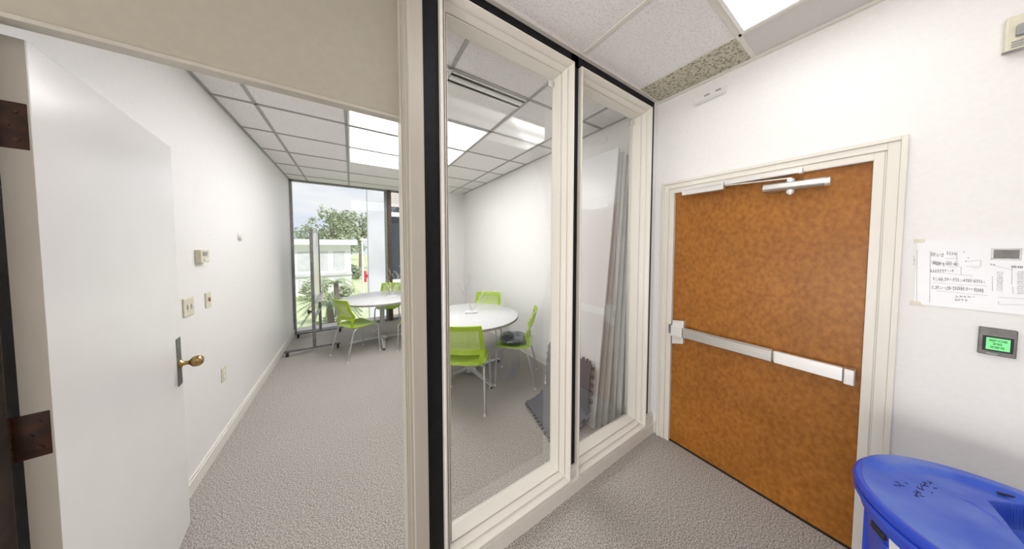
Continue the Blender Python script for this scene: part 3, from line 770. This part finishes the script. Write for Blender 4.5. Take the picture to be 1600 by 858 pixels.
def blockrow(mb, x0, x1, y0, y1, n, R, hh):
    for k in range(n):
        f0 = (k+.08)/n; f1 = (k+R.uniform(.55, .92))/n
        for q in range(R.choice((1, 2, 2))):
            yy0 = y0+(y1-y0)*f0+R.uniform(-.25, .25)*hh; yy1 = y0+(y1-y0)*f1+R.uniform(-.25, .25)*hh
            L3(mb, Q(x0+(x1-x0)*f0, yy0+q*hh*.45), Q(x0+(x1-x0)*f1, yy1+q*hh*.45), .0014)
        if R.random() < .7: L3(mb, Q(x0+(x1-x0)*f0, y0+(y1-y0)*f0-hh*.5), Q(x0+(x1-x0)*f0, y0+(y1-y0)*f0+hh*.6), .0012)
R5 = random.Random(5)
for (x0, x1, y0, y1, n, hh) in ((215, 340, 225, 235, 8, 34), (365, 465, 215, 225, 4, 30), (205, 345, 300, 325, 9, 34), (345, 480, 310, 320, 7, 34), (210, 440, 385, 385, 10, 26),
                               (235, 450, 460, 470, 11, 30), (450, 735, 470, 490, 14, 30), (225, 480, 540, 555, 14, 34), (480, 725, 550, 575, 13, 34), (450, 640, 630, 635, 5, 16), (445, 575, 662, 668, 4, 22)):
    blockrow(ink, x0, x1, y0, y1, n, R5, hh)
for k in range(12): blockrow(inkl, 845, 905, 400+k*16, 402+k*16, 3, R5, 5)
for k in range(14): blockrow(inkl, 1040, 1103, 395+k*16, 398+k*16, 4, R5, 5)
blockrow(ink, 985, 1100, 345, 352, 7, R5, 20); blockrow(ink, 785, 830, 325, 328, 3, R5, 10)
for k in range(5): blockrow(ink, 45, 62, 250+k*18, 250+k*18, 1, R5, 6)
for (cx, cy) in ((528, 205), (568, 262), (545, 295), (160+0, 0)): 
    if cx > 200: L3(ink, Q(cx-6, cy), Q(cx+6, cy+2), .0035)
ink.build('drawing', M_ink, t, world=True); inkl.build('drawing', M_inkl, t, world=True, label='fine pale lines of the printed plan')
a = unproj(1549, 388, 0, X0); c_ = unproj(1596, 407, 0, X0)
MB().box(X0-.0005, X0, c_.y, a.y, c_.z, a.z).build('title_box', M_steel, t, world=True, label='dark grey printed box')
MB().box(X0-.0007, X0-.0004, c_.y+.004, a.y-.005, c_.z+.006, a.z-.006).build('title_box', M_alabel, t, world=True)
for (y, z) in ((-.066, 1.624), (-.066, 1.341)):
    MB().box(X0-.0006, X0+.0036, y-.014, y+.012, z-.008, z+.008).build('tape', M_ivory, t, world=True)

# ------------------------------------------------------------------ recycling bin
BX, BY, BH, BR = 1.532, -.238, .80, .290
bn = thing('recycling_bin', 'big round blue recycling bin with a scuffed lid beside the exit door', 'bin', (BX, BY, 0), 0)
prof = [(0, 0), (.205, 0), (.215, .012), (.252, .60), (.258, .70), (.272, .705), (.275, .745), (.262, .748), (.255, .70), (.245, .60), (.20, .02), (0, .02)]
MB().lathe(prof, 96, cap=False).build('body', M_blue, bn, smooth=True)
b = MB()
for k in range(10):
    a = 2*PI*k/10+.25
    b.box(.237, .262, -.010, .010, .10, .66, .004, Matrix.Rotation(a, 4, 'Z'))
b.build('rib', M_blue, bn)
# lid rim: lathe steps
MB().lathe([(.262, .742), (.284, .742), (.288, .750), (.284, .758), (.278, .760), (.278, .768), (.286, .770), (.290, .778), (.288, .790), (.282, .795), (.270, .793), (.262, .770)], 128, cap=False).build('lid_rim', M_blue, bn, smooth=True)
# lid top as a relief surface, local frame
def lidtop():
    b = bmesh.new(); NR, NA = 70, 220; R0 = .284
    c0 = Vector((unproj(1545, 783, 2, BH).x-BX, unproj(1545, 783, 2, BH).y-BY))
    e1 = Vector((unproj(1600, 789, 2, BH).x-BX, unproj(1600, 789, 2, BH).y-BY))-c0
    e2 = Vector((unproj(1600, 852, 2, BH).x-BX, unproj(1600, 852, 2, BH).y-BY))-c0
    e1.normalize(); e2.normalize(); det = e1.x*e2.y-e1.y*e2.x
    def ss(x, w=.008): 
        t_ = max(0, min(1, x/w)); return t_*t_*(3-2*t_)
    def h(x, y):
        r_ = math.hypot(x, y); z = .792+.010*(1-(r_/R0)**2)
        # shallow step: raised plateau on the camera side
        q = Vector((x, y))-c0
        s_ = (q.x*e2.y-q.y*e2.x)/det; t_ = (e1.x*q.y-e1.y*q.x)/det
        z -= .075*ss(s_)*ss(t_)*ss(.20-s_)*ss(.20-t_)
        # raised rear wing towards the wall
        a_ = math.atan2(y, x)
        z += .016*ss(r_-.205, .03)*ss(.282-r_, .008)*ss(1.10-abs(a_-.35), .25)
        z += .005*ss(.006-abs(math.hypot(x+.02, y-.14)-.11), .006)*ss(-(y-.10), .03)*ss(x+.02, .03)
        return z
    ctr = b.verts.new((0, 0, h(0, 0))); rings = []
    for i in range(1, NR+1):
        rr = R0*i/NR
        rings.append([b.verts.new((rr*math.cos(2*PI*k/NA), rr*math.sin(2*PI*k/NA), h(rr*math.cos(2*PI*k/NA), rr*math.sin(2*PI*k/NA)))) for k in range(NA)])
    for k in range(NA): b.faces.new((ctr, rings[0][k], rings[0][(k+1) % NA]))
    for p, q in zip(rings, rings[1:]):
        for k in range(NA): b.faces.new((p[k], q[k], q[(k+1) % NA], p[(k+1) % NA]))
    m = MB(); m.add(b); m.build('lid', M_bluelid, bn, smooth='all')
    return h
hl = lidtop()
lid = [o for o in bn.children if o.name.startswith('lid')][-1]
# marker scrawl on the lid
b = MB()
def scr(pts):
    q = []
    for (cx, cy) in pts:
        p = unproj(1390+cx/17.16, 740+cy/17.16, 2, BH)
        x, y = p.x-BX, p.y-BY; q.append((x, y, hl(x, y)+.0008))
    b.tube(q, .0011, 6)
for s_ in ([(110, 285), (200, 300), (300, 320)], [(300, 320), (240, 215), (150, 200)], [(330, 290), (400, 330)], [(400, 215), (500, 270)],
           [(730, 340), (800, 400), (930, 450)], [(830, 260), (880, 400), (900, 430)], [(640, 470), (720, 520)], [(690, 440), (860, 540)], [(660, 570), (780, 620)], [(800, 580), (930, 620)],
           [(890, 200), (1010, 270)], [(1010, 190), (1150, 260)], [(900, 300), (1050, 355)], [(960, 230), (900, 330)], [(1100, 215), (1080, 270)], [(760, 470), (700, 600)], [(1110, 500), (1160, 530)], [(1180, 390), (1270, 390)]): scr(s_)
b.build('marker_writing', M_marker, lid, label='dark handwritten marks')
# hand slot and label
a = unproj(1572, 773, 2, BH+.003)
b = MB(); b.box(-.016, .016, -.004, .004, .800, .8045, .002, Matrix.Translation((a.x-BX, a.y-BY, 0)) @ Matrix.Rotation(-1.0, 4, 'Z'))
b.build('slot', M_rub, lid)
a = unproj(1381, 822, 2, .70)
an = math.atan2(a.y-BY, a.x-BX)
b = MB(); b.box(-.005, .008, -.024, .024, -.012, .012, .003, Matrix.Rotation(an, 4, 'Z') @ Matrix.Translation((.2575, 0, .680)))
b.build('grip_hole', M_rub, bn)
a = unproj(1425, 850, 2, .70); an2 = math.atan2(a.y-BY, a.x-BX)
def lab(u, v):
    th = an2-.02+.50*u; zz = .50+.205*v
    rr = .2485+(.2585-.2485)*(zz-.50)/.2+.003
    return (rr*math.cos(th), rr*math.sin(th), zz)
MB().sheet(lab, 20, 3, .001).build('sticker', M_white, bn, smooth=True, label='white sticker')
stk = [o for o in bn.children if o.name.startswith('sticker')][-1]
b = MB()
for k in range(3):
    z0 = .66-.03*k
    b.sheet(lambda u, v: (lambda th, zz: ((.2485+.010*(zz-.50)/.2+.0046)*math.cos(th), (.2485+.010*(zz-.50)/.2+.0046)*math.sin(th), zz))(an2+.12+.30*u, z0-.02+.004*v), 14, 1, .0004)
b.build('sticker_text', M_ink, stk)

# ================================================================== outdoors
GZ = -3.0
M_grass = mn('lawn', (.48, .56, .30), (.62, .66, .44), 3, rough=.95, detail=8)
M_road = mn('asphalt', (.42, .42, .43), (.52, .52, .53), 8, rough=.9)
M_leaf = mn('leaf_olive', (.24, .29, .18), (.46, .50, .36), 3, rough=.7)
M_leafd = mn('leaf_dark', (.20, .25, .18), (.34, .40, .30), 3, rough=.7)
M_palm = mn('palm_green', (.28, .36, .20), (.50, .58, .38), 4, rough=.6)
M_bark = mn('bark', (.16, .13, .11), (.26, .22, .19), 10, rough=.9, stretch=(3, 3, .5))
M_bldw = mn('white_building', (.80, .80, .80), (.84, .84, .84), 1, rough=.8)
M_bldb = mn('beige_building', (.50, .46, .42), (.56, .52, .48), 2, rough=.8)
M_bldg = mn('grey_building', (.52, .53, .56), (.62, .63, .66), 1.2, rough=.8)
M_red = mn('red_sign', (.55, .03, .06), (.65, .05, .08), 10, rough=.5)
M_dglass = mat('dark_window', (.05, .06, .07), .1, spec=.8)
b = MB(); b.box(-80, 60, 6.2, 160, GZ-.2, GZ); b.build('ground', M_grass, kind='structure')
b = MB(); b.prism([(-20, 15.5), (1.2, 17), (4, 26), (7, 40), (9, 40), (6, 24), (14, 15), (2, 13.0), (-20, 12)], 2, GZ, GZ+.03)
b.build('road', M_road, kind='structure')
b = MB(); b.box(XL-.6, 4, YW+.06, 6.4, -.35, -.02); b.build('trim_5', M_bldb, kind='structure')
# foliage
def crown(R, n, size, ctrs):
    b = bmesh.new()
    for _ in range(n):
        c_, r_ = R.choice(ctrs); d = Vector((R.gauss(0, 1), R.gauss(0, 1), R.gauss(0, 1))).normalized()*r_*R.uniform(.35, 1)**.5
        p = Vector(c_)+Vector((d.x, d.y, d.z*.75))
        u = Vector((R.gauss(0, 1), R.gauss(0, 1), R.gauss(0, .6))).normalized(); v = u.cross(Vector((R.gauss(0, 1), R.gauss(0, 1), R.gauss(0, 1)))).normalized()
        s = size*R.uniform(.6, 1.4)
        b.faces.new([b.verts.new(p+u*s), b.verts.new(p+v*s*.45), b.verts.new(p-u*s), b.verts.new(p-v*s*.45)])
    return b
def tree(x, y, h, spread, label, m, seed, n=1500, trunk=.35, group='trees beyond the lawn'):
    R = random.Random(seed); t = thing('tree', label, 'tree', (x, y, GZ), 0, group)
    b = MB(); b.tube([(0, 0, 0), (.1, 0, h*.3), (.0, .1, h*.55), (.15, 0, h*.8)], [.28, .22, .16, .06], 10)
    ctrs = []
    for k in range(14):
        a = R.uniform(0, 2*PI); rr = spread*R.uniform(.15, .8); z = h*R.uniform(trunk, .92); rad = spread*R.uniform(.22, .42)
        c_ = (rr*math.cos(a), rr*math.sin(a), z); ctrs.append((c_, rad))
        b.tube([(0, 0, h*.3+.2*z), (c_[0]*.5, c_[1]*.5, z*.85), c_], [.10, .06, .02], 6)
    b.build('trunk', M_bark, t, smooth=True)
    m_ = MB(); m_.add(crown(R, n, spread*.055, ctrs)); m_.build('foliage', m, t)
    return t
def at(px, py, z): 
    p = unproj(px, py, 2, z); return p
def col(px, Y):
    p = unproj(px, 385, 1, Y); return p.x
tree(col(520, 46), 46, 10.6, 4.4, 'tall airy olive green tree, leftmost of the two in the window centre', M_leaf, 1, 2200)
tree(col(562, 58), 58, 12.8, 5.2, 'tall bushy olive green tree beside the grey building pier', M_leaf, 2, 2400)
tree(col(470, 72), 72, 8.8, 5.0, 'dark low tree at the left edge of the window behind the white building', M_leafd, 3, 1200, .25)
tree(col(497, 86), 86, 10.0, 6.0, 'dark wide tree behind the whiteboard top', M_leafd, 4, 1300, .25)
tree(col(536, 102), 102, 10.5, 7.5, 'dark wide tree low behind the tall trees', M_leafd, 5, 1500, .2)
def palm(px, Y, h, label, seed):
    R = random.Random(seed); t = thing('palm', label, 'palm', (col(px, Y), Y, GZ), 0, 'palms below the window')
    MB().tube([(0, 0, 0), (.05, 0, h*.5), (0, .05, h)], [.16, .13, .12], 10).build('trunk', M_bark, t, smooth=True)
    b = MB()
    for k in range(22):
        a = 2*PI*k/22+R.uniform(-.1, .1); L = R.uniform(.9, 1.4); up = R.uniform(.1, .9)
        P = [Vector((math.cos(a)*L*s, math.sin(a)*L*s, h+up*s*1.1-1.2*s*s*(1.1-up*.4))) for s in (0, .25, .5, .75, 1)]
        b.tube(P, .012, 5)
        side = Vector((-math.sin(a), math.cos(a), 0))
        bb = bmesh.new()
        for q in range(1, 16):
            s = q/15*3.99; i0 = int(s); f_ = s-i0; p = P[i0].lerp(P[min(4, i0+1)], f_)
            for sg in (-1, 1):
                tip = p+side*sg*.26*(1-.5*q/15)+Vector((math.cos(a)*.12, math.sin(a)*.12, -.10))
                w_ = Vector((math.cos(a), math.sin(a), 0))*.02
                bb.faces.new([bb.verts.new(p-w_), bb.verts.new(p+w_), bb.verts.new(tip)])
        b.add(bb)
    b.build('fronds', M_palm, t)
palm(512, 12.5, 2.3, 'leafy palm behind the whiteboard, right of the posts', 1)
palm(523, 17, 2.6, 'leafy palm farther off, above the first green chair', 2)
palm(474, 9.3, 1.7, 'low palm at the left edge of the outer window', 3)
def shrub(px, Y, h, label, seed, m):
    R = random.Random(seed); t = thing('shrub', label, 'shrub', (col(px, Y), Y, GZ), 0, 'shrubs around the lawn')
    b = MB()
    for k in range(6): a = R.uniform(0, 6.28); b.tube([(0, 0, 0), (math.cos(a)*h*.2, math.sin(a)*h*.2, h*.5)], [.04, .015], 6)
    b.build('stem', M_bark, t)
    m_ = MB(); m_.add(crown(R, 500, h*.09, [((R.uniform(-.35, .35)*h, R.uniform(-.35, .35)*h, h*R.uniform(.3, .7)), h*.4) for _ in range(6)])); m_.build('foliage', m, t)
shrub(484, 14, 1.1, 'green shrub low behind the near whiteboard post', 1, M_palm)
shrub(505, 16, 1.0, 'green shrub low in the window beside the pen tray', 2, M_leaf)
shrub(548, 13.6, .8, 'green shrub behind the backrest of the left lime chair', 3, M_palm)
shrub(528, 24, 1.5, 'green shrub at the near edge of the lawn', 4, M_leaf)
shrub(556, 41, 2.1, 'green shrub on the lawn slope below the tall trees', 5, M_leafd)
shrub(542, 47, 2.0, 'green shrub farther left on the lawn slope', 6, M_leafd)
shrub(497, 27, 2.0, 'green shrub in front of the white building', 7, M_leaf)
# white low building
t = thing('building', 'low white building with a flat overhanging roof beyond the palms', 'building', (col(488, 30), 30, GZ))
X = col(480, 30)
MB().box(X-4, X+3.4, 30, 36, GZ, 1.75).build('walls', M_bldw, t, world=True)
MB().box(X-4.6, X+4.0, 29.2, 36.5, 1.75, 2.25).build('roof', M_bldw, t, world=True)
for k in range(5):
    MB().box(X-3.4+1.35*k, X-2.5+1.35*k, 29.96, 30.02, -.7, 1.1).build('window', M_bldg, t, world=True)
    MB().box(X-3.4+1.35*k, X-2.5+1.35*k, 29.96, 30.02, -2.8, -1.5).build('window', M_bldg, t, world=True)
MB().box(X-4.1, X+3.5, 29.8, 30, -1.25, -1.0).build('ledge', M_bldg, t, world=True)
# neighbouring wing of this building
t = thing('building', 'beige neighbouring wing with a grey pier and dark windows, right of the bronze mullion', 'building', (1.8, 9.5, GZ))
MB().box(.44, .92, 9.0, 9.6, GZ, 4.6).build('pier', M_bldg, t, world=True)
MB().box(.92, 6.5, 9.3, 9.6, GZ, .25).build('lower_wall', M_bldb, t, world=True)
MB().box(.92, 6.5, 9.3, 9.6, 2.95, 4.6).build('upper_wall', M_bldb, t, world=True)
MB().box(.92, 6.5, 9.2, 9.3, 2.62, 2.75).build('shade_band', M_bldw, t, world=True)
MB().box(.92, 6.5, 9.35, 9.55, 2.75, 2.95).build('recess', M_dglass, t, world=True)
MB().box(.92, 6.5, 9.40, 9.50, .45, 2.62).build('window', M_dglass, t, world=True)
MB().box(.92, 6.5, 9.15, 9.6, .25, .45).build('sill', M_bldw, t, world=True)
for x in (.92, 1.95, 3.0, 4.1, 5.2): MB().box(x, x+.10, 9.32, 9.45, .45, 2.62).build('mullion', M_bldb, t, world=True)
# lamp post and red sign
X = col(566, 20)
t = thing('lamp_post', 'slim white lamp post outside, left of the red sign', 'lamp post', (X, 20, GZ))
MB().cyl((X, 20, GZ), (X, 20, 2.0), .07, .05, 14).build('pole', M_bldw, t, world=True)
MB().box(X-.1, X+.55, 19.9, 20.1, 2.0, 2.14, .02).build('lamp_head', M_bldw, t, world=True)
X = col(574, 22)
t = thing('road_sign', 'small red sign on a post outside, next to the grey pier', 'sign', (X, 22, GZ))
MB().cyl((X, 22.04, GZ), (X, 22.04, -.2), .04, n=12).build('post', M_bldg, t, world=True)
b = MB(); b.box(X-.30, X-.10, 21.95, 22, -1.15, -.30); b.box(X+.08, X+.28, 21.95, 22, -1.05, -.22); b.box(X-.12, X+.10, 21.95, 22, -.80, -.55)
b.build('sign_board', M_red, t, world=True)
